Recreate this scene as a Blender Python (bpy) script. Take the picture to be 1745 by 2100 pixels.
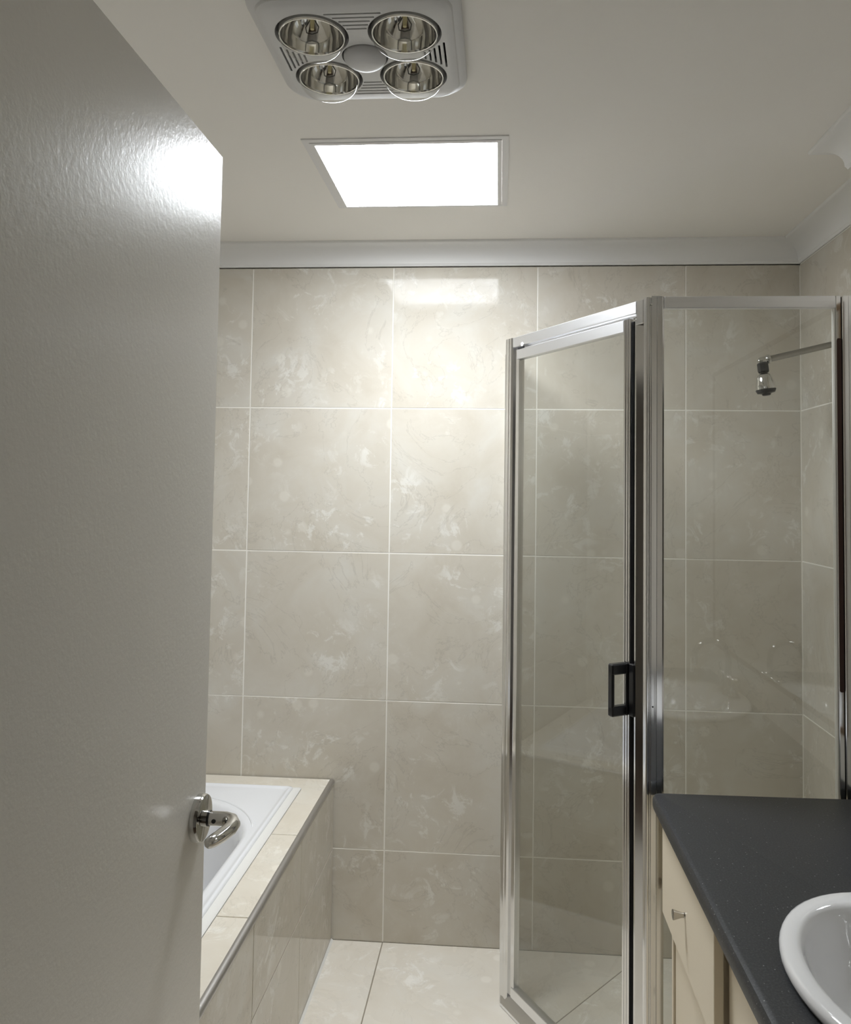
import bpy, bmesh, math, random
from mathutils import Vector, Matrix
random.seed(7)
sc = bpy.context.scene
for o in list(bpy.data.objects): bpy.data.objects.remove(o)
COL = sc.collection

# ------------------------------------------------------------------ camera
FPX, CX, CY = 1638.65, 902.70, 934.05            # focal length and principal point in px of 1745x2100
YAW, PITCH, ROLL = 0.0745, 0.0460, -0.0140
CAM = Vector((0.376, -2.7404, 1.5148))
cam = bpy.data.cameras.new('camera')
cam_ob = bpy.data.objects.new('camera', cam); COL.objects.link(cam_ob)
cam.sensor_fit = 'VERTICAL'; cam.sensor_height = 24.0; cam.sensor_width = 24.0
cam.lens = FPX * 24.0 / 2100
cam.shift_x = (872.5 - CX) / 2100; cam.shift_y = (CY - 1050) / 2100
cam.clip_start = 0.02
Rm = Matrix.Rotation(YAW, 3, 'Z') @ Matrix.Rotation(PITCH, 3, 'X') @ Matrix.Rotation(ROLL, 3, 'Y')
rx, ry, rz = Rm.col[0], Rm.col[1], Rm.col[2]
M = Matrix((rx, rz, -ry)).transposed().to_4x4(); M.translation = CAM
cam_ob.matrix_world = M
sc.camera = cam_ob

# ------------------------------------------------------------------ light and exposure
world = bpy.data.worlds.new('world'); sc.world = world; world.use_nodes = True
bg = world.node_tree.nodes['Background']
bg.inputs[0].default_value = (0, 0, 0, 1); bg.inputs[1].default_value = 0.0     # closed rooms, no sky
PANEL_STRENGTH = 16.5
PANEL_BEAM_W = 4.0
PANEL_COLOR = (0.910, 0.952, 1.0, 1)
vs = sc.view_settings
vs.view_transform = 'Standard'; vs.look = 'None'; vs.gamma = 1.0; vs.use_curve_mapping = False
vs.exposure = 0.64

# ------------------------------------------------------------------ materials
def mat(name):
    m = bpy.data.materials.new(name); m.use_nodes = True
    nt = m.node_tree
    return m, nt, nt.nodes['Principled BSDF']
def N(nt, t, **kw):
    n = nt.nodes.new(t)
    for k, v in kw.items(): setattr(n, k, v)
    return n
def ramp(nt, fac, stops, interp='LINEAR'):
    r = N(nt, 'ShaderNodeValToRGB'); r.color_ramp.interpolation = interp
    e = r.color_ramp.elements
    while len(e) < len(stops): e.new(0.5)
    for el, (p, c) in zip(e, stops):
        el.position = p; el.color = (*c, 1) if len(c) == 3 else c
    nt.links.new(fac, r.inputs[0]); return r
def noise(nt, vec, scale, detail=4, rough=0.55, dist=0.0):
    n = N(nt, 'ShaderNodeTexNoise'); n.inputs['Scale'].default_value = scale
    n.inputs['Detail'].default_value = detail; n.inputs['Roughness'].default_value = rough
    n.inputs['Distortion'].default_value = dist
    nt.links.new(vec, n.inputs['Vector']); return n
def bump(nt, b, height, strength, dist):
    k = N(nt, 'ShaderNodeBump'); k.inputs['Strength'].default_value = strength; k.inputs['Distance'].default_value = dist
    nt.links.new(height, k.inputs['Height']); nt.links.new(k.outputs[0], b.inputs['Normal'])
def plain(name, col, rough=0.5, metal=0.0, fine=None, coat=0.0):
    m, nt, b = mat(name)
    b.inputs['Base Color'].default_value = (*col, 1); b.inputs['Roughness'].default_value = rough
    b.inputs['Metallic'].default_value = metal; b.inputs['Coat Weight'].default_value = coat
    tc = N(nt, 'ShaderNodeTexCoord')
    s, st, d = fine if fine else (60, 0.05, 0.0005)
    n = noise(nt, tc.outputs['Object'], s)
    bump(nt, b, n.outputs['Fac'], st, d)
    return m
def tile_mat(name, c0, c1, c2, rough0, rough1, vein, spec=0.16):
    m, nt, b = mat(name)
    tc = N(nt, 'ShaderNodeTexCoord'); oi = N(nt, 'ShaderNodeObjectInfo')
    mul = N(nt, 'ShaderNodeVectorMath', operation='SCALE'); mul.inputs[0].default_value = (31.0, 17.0, 23.0)
    nt.links.new(oi.outputs['Random'], mul.inputs['Scale'])
    add = N(nt, 'ShaderNodeVectorMath', operation='ADD')
    nt.links.new(tc.outputs['Object'], add.inputs[0]); nt.links.new(mul.outputs[0], add.inputs[1])
    v = add.outputs[0]
    big = noise(nt, v, 5.0, 6, 0.6, 0.7)
    base = ramp(nt, big.outputs['Fac'], [(0.30, c0), (0.5, c1), (0.72, c2)])
    # pale ragged shell-like blotches
    fl = noise(nt, v, 15.0, 10, 0.74, 0.7)
    blot = ramp(nt, fl.outputs['Fac'], [(0.535, (0, 0, 0)), (0.60, (1, 1, 1))])
    cl = noise(nt, v, 4.0, 2, 0.5)
    clus = ramp(nt, cl.outputs['Fac'], [(0.44, (0, 0, 0)), (0.60, (1, 1, 1))])
    mm = N(nt, 'ShaderNodeMath', operation='MULTIPLY'); nt.links.new(blot.outputs[0], mm.inputs[0]); nt.links.new(clus.outputs[0], mm.inputs[1])
    m2 = N(nt, 'ShaderNodeMath', operation='MULTIPLY'); nt.links.new(mm.outputs[0], m2.inputs[0]); m2.inputs[1].default_value = 0.75
    mix = N(nt, 'ShaderNodeMix', data_type='RGBA'); nt.links.new(m2.outputs[0], mix.inputs['Factor'])
    nt.links.new(base.outputs[0], mix.inputs['A']); mix.inputs['B'].default_value = (*[min(1, c * k) for c, k in zip(c2, (1.16, 1.18, 1.22))], 1)
    # round pale fossils
    vo = N(nt, 'ShaderNodeTexVoronoi'); vo.inputs['Scale'].default_value = 7.0; nt.links.new(v, vo.inputs['Vector'])
    fs = ramp(nt, vo.outputs['Distance'], [(0.10, (0.45, 0.45, 0.45)), (0.15, (0, 0, 0))])
    mixf = N(nt, 'ShaderNodeMix', data_type='RGBA'); nt.links.new(fs.outputs[0], mixf.inputs['Factor'])
    nt.links.new(mix.outputs['Result'], mixf.inputs['A']); mixf.inputs['B'].default_value = (*[min(1, c * 1.15) for c in c2], 1)
    # thin darker veins
    wv = noise(nt, v, 3.4, 9, 0.62, 1.1)
    ab = N(nt, 'ShaderNodeMath', operation='SUBTRACT'); nt.links.new(wv.outputs['Fac'], ab.inputs[0]); ab.inputs[1].default_value = 0.5
    aa = N(nt, 'ShaderNodeMath', operation='ABSOLUTE'); nt.links.new(ab.outputs[0], aa.inputs[0])
    vr = ramp(nt, aa.outputs[0], [(0.0, (vein, vein, vein)), (0.007, (0, 0, 0))])
    mix2 = N(nt, 'ShaderNodeMix', data_type='RGBA'); nt.links.new(vr.outputs[0], mix2.inputs['Factor'])
    nt.links.new(mixf.outputs['Result'], mix2.inputs['A']); mix2.inputs['B'].default_value = (*[c * 0.6 for c in c0], 1)
    nt.links.new(mix2.outputs['Result'], b.inputs['Base Color'])
    # wiping streaks in the polish
    mp = N(nt, 'ShaderNodeMapping'); mp.inputs['Scale'].default_value = (1.6, 1.6, 14); mp.inputs['Rotation'].default_value = (0, 0.25, 0)
    nt.links.new(v, mp.inputs['Vector'])
    st = noise(nt, mp.outputs[0], 2.6, 6, 0.65, 0.9)
    rr = N(nt, 'ShaderNodeMapRange'); nt.links.new(st.outputs['Fac'], rr.inputs[0])
    rr.inputs[1].default_value = 0.42; rr.inputs[2].default_value = 0.62; rr.inputs[3].default_value = rough0; rr.inputs[4].default_value = rough1
    nt.links.new(rr.outputs[0], b.inputs['Roughness'])
    b.inputs['Specular IOR Level'].default_value = spec
    return m
def brushed(name, col, rough, stretch, var=0.05):
    m, nt, b = mat(name)
    b.inputs['Metallic'].default_value = 1.0
    tc = N(nt, 'ShaderNodeTexCoord'); mp = N(nt, 'ShaderNodeMapping'); mp.inputs['Scale'].default_value = stretch
    nt.links.new(tc.outputs['Object'], mp.inputs[0])
    n = noise(nt, mp.outputs[0], 30, 4)
    rr = N(nt, 'ShaderNodeMapRange'); nt.links.new(n.outputs['Fac'], rr.inputs[0])
    rr.inputs[3].default_value = max(0.02, rough - var); rr.inputs[4].default_value = rough + var
    nt.links.new(rr.outputs[0], b.inputs['Roughness'])
    b.inputs['Base Color'].default_value = (*col, 1)
    return m
def thin_glass(name, tint, rough=0.0, ior=1.5, boost=0.0):
    m = bpy.data.materials.new(name); m.use_nodes = True; nt = m.node_tree
    for n in list(nt.nodes): nt.nodes.remove(n)
    out = N(nt, 'ShaderNodeOutputMaterial'); tr = N(nt, 'ShaderNodeBsdfTransparent'); gl = N(nt, 'ShaderNodeBsdfGlossy')
    tc = N(nt, 'ShaderNodeTexCoord'); n = noise(nt, tc.outputs['Object'], 3.0, 3)
    rp = ramp(nt, n.outputs['Fac'], [(0.3, tuple(c * 0.985 for c in tint)), (0.7, tint)])
    nt.links.new(rp.outputs[0], tr.inputs[0])
    gl.inputs['Roughness'].default_value = rough
    lw = N(nt, 'ShaderNodeLayerWeight'); lw.inputs[0].default_value = 0.5          # facing = 1 - |cos|
    pw = N(nt, 'ShaderNodeMath', operation='POWER'); nt.links.new(lw.outputs['Facing'], pw.inputs[0]); pw.inputs[1].default_value = 5.0
    f0 = ((ior - 1) / (ior + 1)) ** 2
    sk = N(nt, 'ShaderNodeMath', operation='MULTIPLY_ADD'); nt.links.new(pw.outputs[0], sk.inputs[0]); sk.inputs[1].default_value = 1 - f0; sk.inputs[2].default_value = f0
    fac = sk.outputs[0]
    if boost:
        ad = N(nt, 'ShaderNodeMath', operation='ADD', use_clamp=True); nt.links.new(fac, ad.inputs[0]); ad.inputs[1].default_value = boost; fac = ad.outputs[0]
    mx = N(nt, 'ShaderNodeMixShader'); nt.links.new(fac, mx.inputs[0]); nt.links.new(tr.outputs[0], mx.inputs[1]); nt.links.new(gl.outputs[0], mx.inputs[2])
    nt.links.new(mx.outputs[0], out.inputs[0]); return m
def emit(name, col, strength):
    m = bpy.data.materials.new(name); m.use_nodes = True; nt = m.node_tree
    for n in list(nt.nodes): nt.nodes.remove(n)
    out = N(nt, 'ShaderNodeOutputMaterial'); e = N(nt, 'ShaderNodeEmission'); e.inputs[0].default_value = col; e.inputs[1].default_value = strength
    nt.links.new(e.outputs[0], out.inputs[0]); return m

MT = {}
MT['wall_tile'] = tile_mat('polished beige wall tile', (0.585, 0.536, 0.448), (0.630, 0.586, 0.503), (0.665, 0.635, 0.565), 0.03, 0.13, 0.30)
MT['bath_tile'] = tile_mat('polished beige bath tile', (0.69, 0.63, 0.525), (0.73, 0.675, 0.575), (0.75, 0.71, 0.62), 0.04, 0.12, 0.2)
MT['floor_tile'] = tile_mat('beige floor tile', (0.76, 0.70, 0.60), (0.80, 0.745, 0.65), (0.82, 0.78, 0.70), 0.25, 0.38, 0.15)
MT['grout'] = plain('pale cream grout', (0.90, 0.87, 0.80), 0.8, fine=(400, 0.3, 0.0005))
MT['floor_grout'] = plain('grey brown floor grout', (0.30, 0.26, 0.20), 0.85, fine=(400, 0.3, 0.0005))
MT['ceiling'] = plain('flat white ceiling paint', (0.935, 0.91, 0.865), 0.75, fine=(180, 0.12, 0.0006))
MT['cornice'] = plain('white cornice paint', (0.88, 0.875, 0.86), 0.55, fine=(150, 0.06, 0.0005))
MT['wall_paint'] = plain('cream wall paint', (0.78, 0.74, 0.67), 0.6, fine=(160, 0.1, 0.0006))
MT['hall_floor'] = plain('brown hall floor', (0.22, 0.15, 0.10), 0.5, fine=(40, 0.1, 0.001))
MT['door'] = plain('satin off white door enamel', (0.76, 0.73, 0.67), 0.26, fine=(130, 0.22, 0.0015))
MT['jamb'] = plain('white gloss jamb paint', (0.75, 0.72, 0.66), 0.35)
MT['chrome'] = brushed('polished chrome', (0.60, 0.595, 0.58), 0.06, (1, 1, 1), 0.02)
MT['alu'] = brushed('anodised aluminium', (0.78, 0.78, 0.78), 0.13, (6, 6, 0.3), 0.04)
MT['alu_h'] = brushed('anodised aluminium rail', (0.86, 0.865, 0.88), 0.36, (0.4, 0.4, 10), 0.06)
MT['steel'] = brushed('dull steel', (0.36, 0.35, 0.33), 0.30, (2, 2, 2), 0.06)
MT['trim_grey'] = brushed('grey metal edge trim', (0.56, 0.55, 0.54), 0.40, (8, 0.3, 8), 0.06)
MT['nickel'] = brushed('satin nickel', (0.55, 0.53, 0.49), 0.16, (3, 3, 3), 0.04)
MT['glass'] = thin_glass('clear shower glass', (0.988, 0.995, 0.984), 0.0, 1.58)
MT['bulb_glass'] = thin_glass('clear bulb glass', (0.96, 0.96, 0.95), 0.03, 1.5)
MT['reflector'] = brushed('silvered reflector', (0.78, 0.77, 0.74), 0.07, (2, 2, 2), 0.03)
MT['black'] = plain('black plastic', (0.012, 0.012, 0.013), 0.3)
MT['rubber'] = plain('black rubber seal', (0.008, 0.008, 0.009), 0.6)
MT['brown'] = plain('dark red brown painted reflection', (0.045, 0.016, 0.010), 0.45)  # colour of a reflection painted onto the shower stile
MT['timber'] = plain('brown timber mirror frame', (0.14, 0.075, 0.025), 0.4)
MT['heater'] = plain('light grey enamelled metal', (0.70, 0.70, 0.70), 0.38, fine=(420, 0.25, 0.0006))
MT['dark'] = plain('dark housing', (0.02, 0.02, 0.022), 0.7)
MT['frosted'] = plain('frosted lamp glass', (0.62, 0.62, 0.63), 0.28)
MT['ceramic'] = plain('yellowed ceramic lamp stem', (0.75, 0.66, 0.36), 0.5)
MT['wire'] = plain('lamp filament wire', (0.10, 0.10, 0.09), 0.4, 0.8)
MT['light_frame'] = plain('white light frame', (0.82, 0.81, 0.80), 0.4)
MT['panel'] = emit('lit panel diffuser', PANEL_COLOR, PANEL_STRENGTH)
MT['acrylic'] = plain('glossy white acrylic', (0.86, 0.865, 0.88), 0.10, fine=(5, 0.02, 0.0004), coat=0.4)
MT['basin'] = plain('glossy white vitreous china', (0.83, 0.825, 0.82), 0.07, fine=(5, 0.02, 0.0004), coat=0.5)
MT['sealant'] = plain('off white sealant', (0.80, 0.785, 0.74), 0.5, fine=(120, 0.4, 0.001))
MT['cabinet'] = plain('cream cabinet laminate', (0.86, 0.765, 0.605), 0.42, fine=(300, 0.08, 0.0004))
MT['mirror'] = brushed('mirror silver', (0.90, 0.91, 0.90), 0.015, (1, 1, 1), 0.005)
def bench_mat():
    m, nt, b = mat('charcoal speckled laminate')
    tc = N(nt, 'ShaderNodeTexCoord')
    n1 = noise(nt, tc.outputs['Object'], 300, 3, 0.75); n2 = noise(nt, tc.outputs['Object'], 150, 2, 0.5)
    r1 = ramp(nt, n1.outputs['Fac'], [(0.35, (0.016, 0.017, 0.019)), (0.58, (0.034, 0.036, 0.040)), (0.70, (0.085, 0.088, 0.092))])
    vo = N(nt, 'ShaderNodeTexVoronoi'); vo.inputs['Scale'].default_value = 120; nt.links.new(tc.outputs['Object'], vo.inputs['Vector'])
    sp = ramp(nt, vo.outputs['Distance'], [(0.10, (1, 1, 1)), (0.16, (0, 0, 0))])
    keep = ramp(nt, n2.outputs['Fac'], [(0.54, (0, 0, 0)), (0.60, (1, 1, 1))])
    mm = N(nt, 'ShaderNodeMath', operation='MULTIPLY'); nt.links.new(sp.outputs[0], mm.inputs[0]); nt.links.new(keep.outputs[0], mm.inputs[1])
    mx = N(nt, 'ShaderNodeMix', data_type='RGBA'); nt.links.new(mm.outputs[0], mx.inputs['Factor'])
    nt.links.new(r1.outputs[0], mx.inputs['A']); mx.inputs['B'].default_value = (0.30, 0.30, 0.30, 1)
    nt.links.new(mx.outputs['Result'], b.inputs['Base Color']); b.inputs['Roughness'].default_value = 0.42
    bump(nt, b, n1.outputs['Fac'], 0.15, 0.0005); return m
MT['bench'] = bench_mat()

# ------------------------------------------------------------------ mesh helpers
def bx(bm, x0, x1, y0, y1, z0, z1, bev=0.0, seg=2):
    r = bmesh.ops.create_cube(bm, size=1.0)
    vs_ = r['verts']
    for v in vs_: v.co = Vector(((x0 + x1) / 2 + v.co.x * (x1 - x0), (y0 + y1) / 2 + v.co.y * (y1 - y0), (z0 + z1) / 2 + v.co.z * (z1 - z0)))
    if bev > 0:
        es = list({e for v in vs_ for e in v.link_edges})
        bmesh.ops.bevel(bm, geom=es, offset=bev, segments=seg, profile=0.5, affect='EDGES')
    return bm
def box(*a, **k): return bx(bmesh.new(), *a, **k)
def loft(bm, loops, closed=True, cap0=False, cap1=False):
    rows = [[bm.verts.new(p) for p in lp] for lp in loops]
    n = len(rows[0])
    for a, b in zip(rows, rows[1:]):
        for i in range(n if closed else n - 1):
            j = (i + 1) % n
            bm.faces.new((a[i], a[j], b[j], b[i]))
    if cap0: bm.faces.new(rows[0][::-1])
    if cap1: bm.faces.new(rows[-1])
    return rows
def lathe(bm, prof, origin=(0, 0, 0), axis=(0, 0, 1), seg=32):
    ax = Vector(axis).normalized(); o = Vector(origin)
    t = Vector((1, 0, 0)) if abs(ax.x) < 0.9 else Vector((0, 1, 0))
    u = (t - ax * t.dot(ax)).normalized(); w = ax.cross(u)
    loops = []
    for r, h in prof:
        loops.append([o + ax * h + (u * math.cos(2 * math.pi * i / seg) + w * math.sin(2 * math.pi * i / seg)) * max(r, 1e-5) for i in range(seg)])
    loft(bm, loops); bmesh.ops.remove_doubles(bm, verts=bm.verts, dist=2e-5); return bm
def tube(bm, pts, radii, seg=16, cap=True, flat=1.0):
    pts = [Vector(p) for p in pts]
    if not hasattr(radii, '__len__'): radii = [radii] * len(pts)
    loops = []; pu = None
    for i, p in enumerate(pts):
        d = (pts[min(i + 1, len(pts) - 1)] - pts[max(i - 1, 0)]).normalized()
        if pu is None:
            t = Vector((0, 0, 1)) if abs(d.z) < 0.9 else Vector((1, 0, 0))
            pu = (t - d * t.dot(d)).normalized()
        else: pu = (pu - d * pu.dot(d)).normalized()
        w = d.cross(pu)
        loops.append([p + (pu * math.cos(2 * math.pi * k / seg) * flat + w * math.sin(2 * math.pi * k / seg)) * radii[i] for k in range(seg)])
    loft(bm, loops, cap0=cap, cap1=cap); return bm
def prism(bm, poly, p0, p1):                       # poly as list of 3D points (one end), extruded by vector p1-p0
    d = Vector(p1) - Vector(p0)
    a = [Vector(p) for p in poly]; loft(bm, [a, [p + d for p in a]], cap0=True, cap1=True); return bm
def rrect(x0, x1, y0, y1, r, z, n=8):
    pts = []
    for cx_, cy_, a0 in ((x1 - r, y1 - r, 0), (x0 + r, y1 - r, 90), (x0 + r, y0 + r, 180), (x1 - r, y0 + r, 270)):
        for i in range(n + 1):
            a = math.radians(a0 + 90 * i / n); pts.append(Vector((cx_ + r * math.cos(a), cy_ + r * math.sin(a), z)))
    return pts
def wloc(o):
    v = Vector((0, 0, 0))
    while o is not None: v += o.location; o = o.parent
    return v
def obj(name, bm, m, parent=None, smooth=None, loc=None):
    """bm in world coordinates; linked as ONE mesh object under parent"""
    if isinstance(bm, bmesh.types.BMesh):
        bmesh.ops.recalc_face_normals(bm, faces=bm.faces)
        off = wloc(parent) if parent else (Vector(loc) if loc else Vector((0, 0, 0)))
        bmesh.ops.translate(bm, verts=bm.verts, vec=-off)
        me = bpy.data.meshes.new(name); bm.to_mesh(me); bm.free()
        me.materials.append(MT[m])
        if smooth:
            for p in me.polygons: p.use_smooth = True
            if smooth is not True: me.set_sharp_from_angle(angle=math.radians(smooth))
    else: me = bm
    o = bpy.data.objects.new(name, me); COL.objects.link(o)
    if parent: o.parent = parent
    elif loc: o.location = loc
    return o
def thing(name, label, cat, loc=(0, 0, 0), group=None):
    o = bpy.data.objects.new(name, None); COL.objects.link(o); o.location = loc; o.empty_display_size = 0.05
    o['label'] = label; o['category'] = cat
    if group: o['group'] = group
    return o
def tag(o, label, cat, group=None):
    o['label'] = label; o['category'] = cat
    if group: o['group'] = group
    return o
def struct(name, bm, m, label, cat, parent=None, smooth=None):
    o = obj(name, bm, m, parent, smooth); o['kind'] = 'structure'; o['label'] = label; o['category'] = cat; return o

# ------------------------------------------------------------------ room dimensions (metres; back wall face y=0, floor z=0)
XL, XS, XN, YN, YF, ZC = -1.10, 1.377, 1.204, -0.80, -2.37, 2.372
T, G = 0.5, 0.0040
ROWS = [0.0, 0.303, 0.803, 1.303, 1.803, 2.2985]
_tm = {}
def tiles(parent, rects, plane, face, out, m, tilt=0.0, gap=G, th=0.0030):
    """rects (u0,u1,v0,v1): plane 'xz' at y=face, 'yz' at x=face, 'xy' at z=face; out = +-1 direction the tile faces"""
    for (u0, u1, v0, v1) in rects:
        w, h = u1 - u0 - gap, v1 - v0 - gap
        key = (plane, out, round(w, 4), round(h, 4), m, th)
        if key not in _tm:
            b = bmesh.new(); e = 0.0006
            def P(u, v, k):
                c = k * out
                return {'xz': (u, c, v), 'yz': (c, u, v), 'xy': (u, v, c)}[plane]
            def L(ins, k): return [Vector(P(*q, k)) for q in ((-w/2+ins, -h/2+ins), (w/2-ins, -h/2+ins), (w/2-ins, h/2-ins), (-w/2+ins, h/2-ins))]
            loft(b, [L(0, -th), L(0, -e), L(e, 0)], cap0=True, cap1=True)
            bmesh.ops.recalc_face_normals(b, faces=b.faces)
            me = bpy.data.meshes.new('tile'); b.to_mesh(me); b.free(); me.materials.append(MT[m]); _tm[key] = me
        cu, cv = (u0 + u1) / 2, (v0 + v1) / 2
        o = bpy.data.objects.new('tile', _tm[key]); COL.objects.link(o); o.parent = parent
        o.location = Vector({'xz': (cu, face, cv), 'yz': (face, cu, cv), 'xy': (cu, cv, face)}[plane]) - wloc(parent)
        if tilt:
            a, b_ = random.uniform(-tilt, tilt), random.uniform(-tilt, tilt)
            o.rotation_euler = {'xz': (a, 0, b_), 'yz': (0, a, b_), 'xy': (a, b_, 0)}[plane]
def grid(us, vs_): return [(a, b, c, d) for a, b in zip(us, us[1:]) for c, d in zip(vs_, vs_[1:])]
SET = 0.0008                                        # how far the grout lies behind the tile faces

b = box(XL - 0.1, XS + 0.123, SET, 0.12, 0, 2.2955); bx(b, XL - 0.1, XS + 0.123, 0.025, 0.12, 2.2955, 2.45)   # open joint under the cornice
wb = struct('wall_back', b, 'grout', 'back wall of large polished beige tiles with pale grout', 'wall')
tiles(wb, grid([XL, -1.0, -0.5, 0.0, 0.5, 1.0, XS], ROWS), 'xz', 0, -1, 'wall_tile', 0.0012)
wr = struct('wall_shower', box(XS + SET, XS + 0.123, YN - 0.05, SET, 0, 2.45), 'grout', 'beige tiled side wall inside the shower recess', 'wall')
tiles(wr, grid([YN, -0.40, -0.001], ROWS), 'yz', XS, -1, 'wall_tile', 0.0012)
struct('wall_right', box(XN, XS + 0.123, YF, YN - 0.0005, 0, 2.45), 'wall_paint', 'cream painted side wall behind the vanity', 'wall')
wl = struct('wall_left', box(XL - 0.1, XL - SET, YF - 0.1, SET, 0, 2.45), 'grout', 'beige tiled side wall above the bath', 'wall')
tiles(wl, grid([YF, -2.0, -1.5, -1.0, -0.5, -0.001], ROWS), 'yz', XL, 1, 'wall_tile', 0.0012)
# front wall with the doorway the camera looks through
DX0, DX1, DZ = -0.115, 0.745, 2.06
b = bmesh.new()
bx(b, XL - 0.1, DX0, YF - 0.10, YF, 0, 2.45); bx(b, DX1, XS + 0.123, YF - 0.10, YF, 0, 2.45); bx(b, DX0, DX1, YF - 0.10, YF, DZ, 2.45)
struct('wall_front', b, 'wall_paint', 'cream painted wall with the open doorway', 'wall')
b = bmesh.new()
bx(b, DX0 + 0.0005, DX0 + 0.012, YF - 0.11, YF + 0.006, 0, DZ - 0.001); bx(b, DX1 - 0.03, DX1 - 0.0005, YF - 0.11, YF + 0.006, 0, DZ - 0.001); bx(b, DX0 + 0.012, DX1 - 0.03, YF - 0.11, YF + 0.006, DZ - 0.012, DZ - 0.001)
struct('trim_9', b, 'jamb', 'white painted door jamb lining the doorway', 'door frame')
# floor
fl = struct('floor', box(XL - 0.1, XS + 0.123, YF - 0.1, 0.12, -0.10, -SET), 'floor_grout', 'floor of large pale beige tiles with thin brown grout', 'floor')
SH_L = [(0.41, 0.0), (0.852, 0.0), (XS, 0.0), (XS, YN), (0.735, YN), (0.41, -0.283)]
tiles(fl, [(a, b_, c, d) for (a, b_, c, d) in grid([XL, -0.5, 0.0], [-2.33, -2.0, -1.5, -1.0, -0.5, 0.0])], 'xy', 0, 1, 'floor_tile', 0.0004)
tiles(fl, grid([0.0, 0.5], [-2.33, -2.0, -1.5, -1.0, -0.5]) + grid([0.5, 1.2], [-2.33, -2.0, -1.5, -1.0, -0.845]), 'xy', 0, 1, 'floor_tile', 0.0004)
b = bmesh.new(); prism(b, [(-0.1745, -0.003, 0.0), (-0.1675, -0.003, 0.0), (-0.1745, -0.003, 0.006)], (0, -0.003, 0), (0, YF + 0.03, 0))
obj('sealant_bead', b, 'sealant', fl)
def poly_tile(parent, pts, z, m):
    c = Vector((sum(p[0] for p in pts) / len(pts), sum(p[1] for p in pts) / len(pts), 0)); bm_ = bmesh.new()
    area = sum(pts[i - 1][0] * pts[i][1] - pts[i][0] * pts[i - 1][1] for i in range(len(pts)))
    def sh(ins):
        out = []
        n = len(pts)
        for i in range(n):
            p0, p1, p2 = Vector((*pts[i - 1], 0)), Vector((*pts[i], 0)), Vector((*pts[(i + 1) % n], 0))
            d1, d2 = (p1 - p0).normalized(), (p2 - p1).normalized()
            n1, n2 = Vector((-d1.y, d1.x, 0)), Vector((-d2.y, d2.x, 0))
            if area < 0: n1, n2 = -n1, -n2
            k = (n1 + n2); out.append(p1 + k * ins / max(0.25, 1 + n1.dot(n2)))
        return out
    lo = [p + Vector((0, 0, z - 0.003)) for p in sh(0.0013)]; hi = [p + Vector((0, 0, z - 0.0009)) for p in sh(0.0013)]; tp = [p + Vector((0, 0, z)) for p in sh(0.0022)]
    loft(bm_, [lo, hi, tp], cap0=True, cap1=True)
    return obj('tile', bm_, m, parent)
DG = (0.426, -0.512)                                # where the diagonal fall line leaves under the door
poly_tile(fl, [(0.40, 0), (0.852, 0), (0.50, -0.423), (0.40, -0.30)][::-1], 0, 'floor_tile')
poly_tile(fl, [(0.852, 0), (XS, 0), (XS, -0.40), (0.52, -0.40)][::-1], 0, 'floor_tile')
poly_tile(fl, [(0.52, -0.40), (XS, -0.40), (XS, -0.79), (0.72, -0.79), (0.505, -0.428)][::-1], 0, 'floor_tile')
poly_tile(fl, [(0.0, 0.0), (0.0, -0.5), (0.5, -0.5), (0.5, -0.44), (0.401, -0.285), (0.401, 0.0)], 0, 'floor_tile')
poly_tile(fl, [(0.5, -0.44), (0.5, -0.845), (0.735, -0.845), (0.735, -0.815)], 0, 'floor_tile')
# ceiling with openings for the heater and the light panel
HC = (0.113, -1.275); HO = 0.160
def holes(bm_, xs, ys, skip, z):
    for i in range(len(xs) - 1):
        for j in range(len(ys) - 1):
            if (i, j) in skip: continue
            bx(bm_, xs[i], xs[i + 1], ys[j], ys[j + 1], z, z + 0.078)
b = bmesh.new()
holes(b, [XL - 0.1, HC[0] - HO, HC[0] + HO, XS + 0.123], [YF - 0.1, HC[1] - HO, HC[1] + HO, 0.12], {(1, 1)}, ZC)
struct('ceiling', b, 'ceiling', 'flat white painted bathroom ceiling', 'ceiling')
# cornice, one length per wall, mitred
plan = [Vector(p) for p in ((XL, 0), (XS, 0), (XS, YN), (XN, YN), (XN, YF), (XL, YF))]   # clockwise seen from above
prof = [(0.0, 0.0), (0.0, 0.072), (0.005, 0.072), (0.0075, 0.066)]
for i in range(9):
    a = math.radians(90 * i / 8); prof.append((0.064 - 0.0545 * math.cos(a), 0.0095 + 0.0545 * (1 - math.sin(a))))
prof += [(0.070, 0.0075), (0.072, 0.0045), (0.072, 0.0)]
def mitre(i, d):
    n = len(plan); p0, p1, p2 = plan[i - 1], plan[i], plan[(i + 1) % n]
    d1, d2 = (p1 - p0).normalized(), (p2 - p1).normalized()
    n1, n2 = Vector((d1.y, -d1.x)), Vector((d2.y, -d2.x))
    return p1 + (n1 + n2) * d / (1 + n1.dot(n2))
names = ['along the back wall', 'above the shower side wall', 'on the short return above the shower', 'above the vanity wall', 'above the doorway wall', 'above the bath side wall']
for i in range(6):
    b = bmesh.new(); A = []; B = []
    for d, h in prof:
        p = mitre(i, d); q = mitre((i + 1) % 6, d)
        A.append(Vector((p.x, p.y, ZC - h))); B.append(Vector((q.x, q.y, ZC - h)))
    loft(b, [A, B], cap0=True, cap1=True)
    struct('trim_%d' % (i + 1), b, 'cornice', 'white coved plaster cornice ' + names[i], 'cornice', smooth=35)
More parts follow.
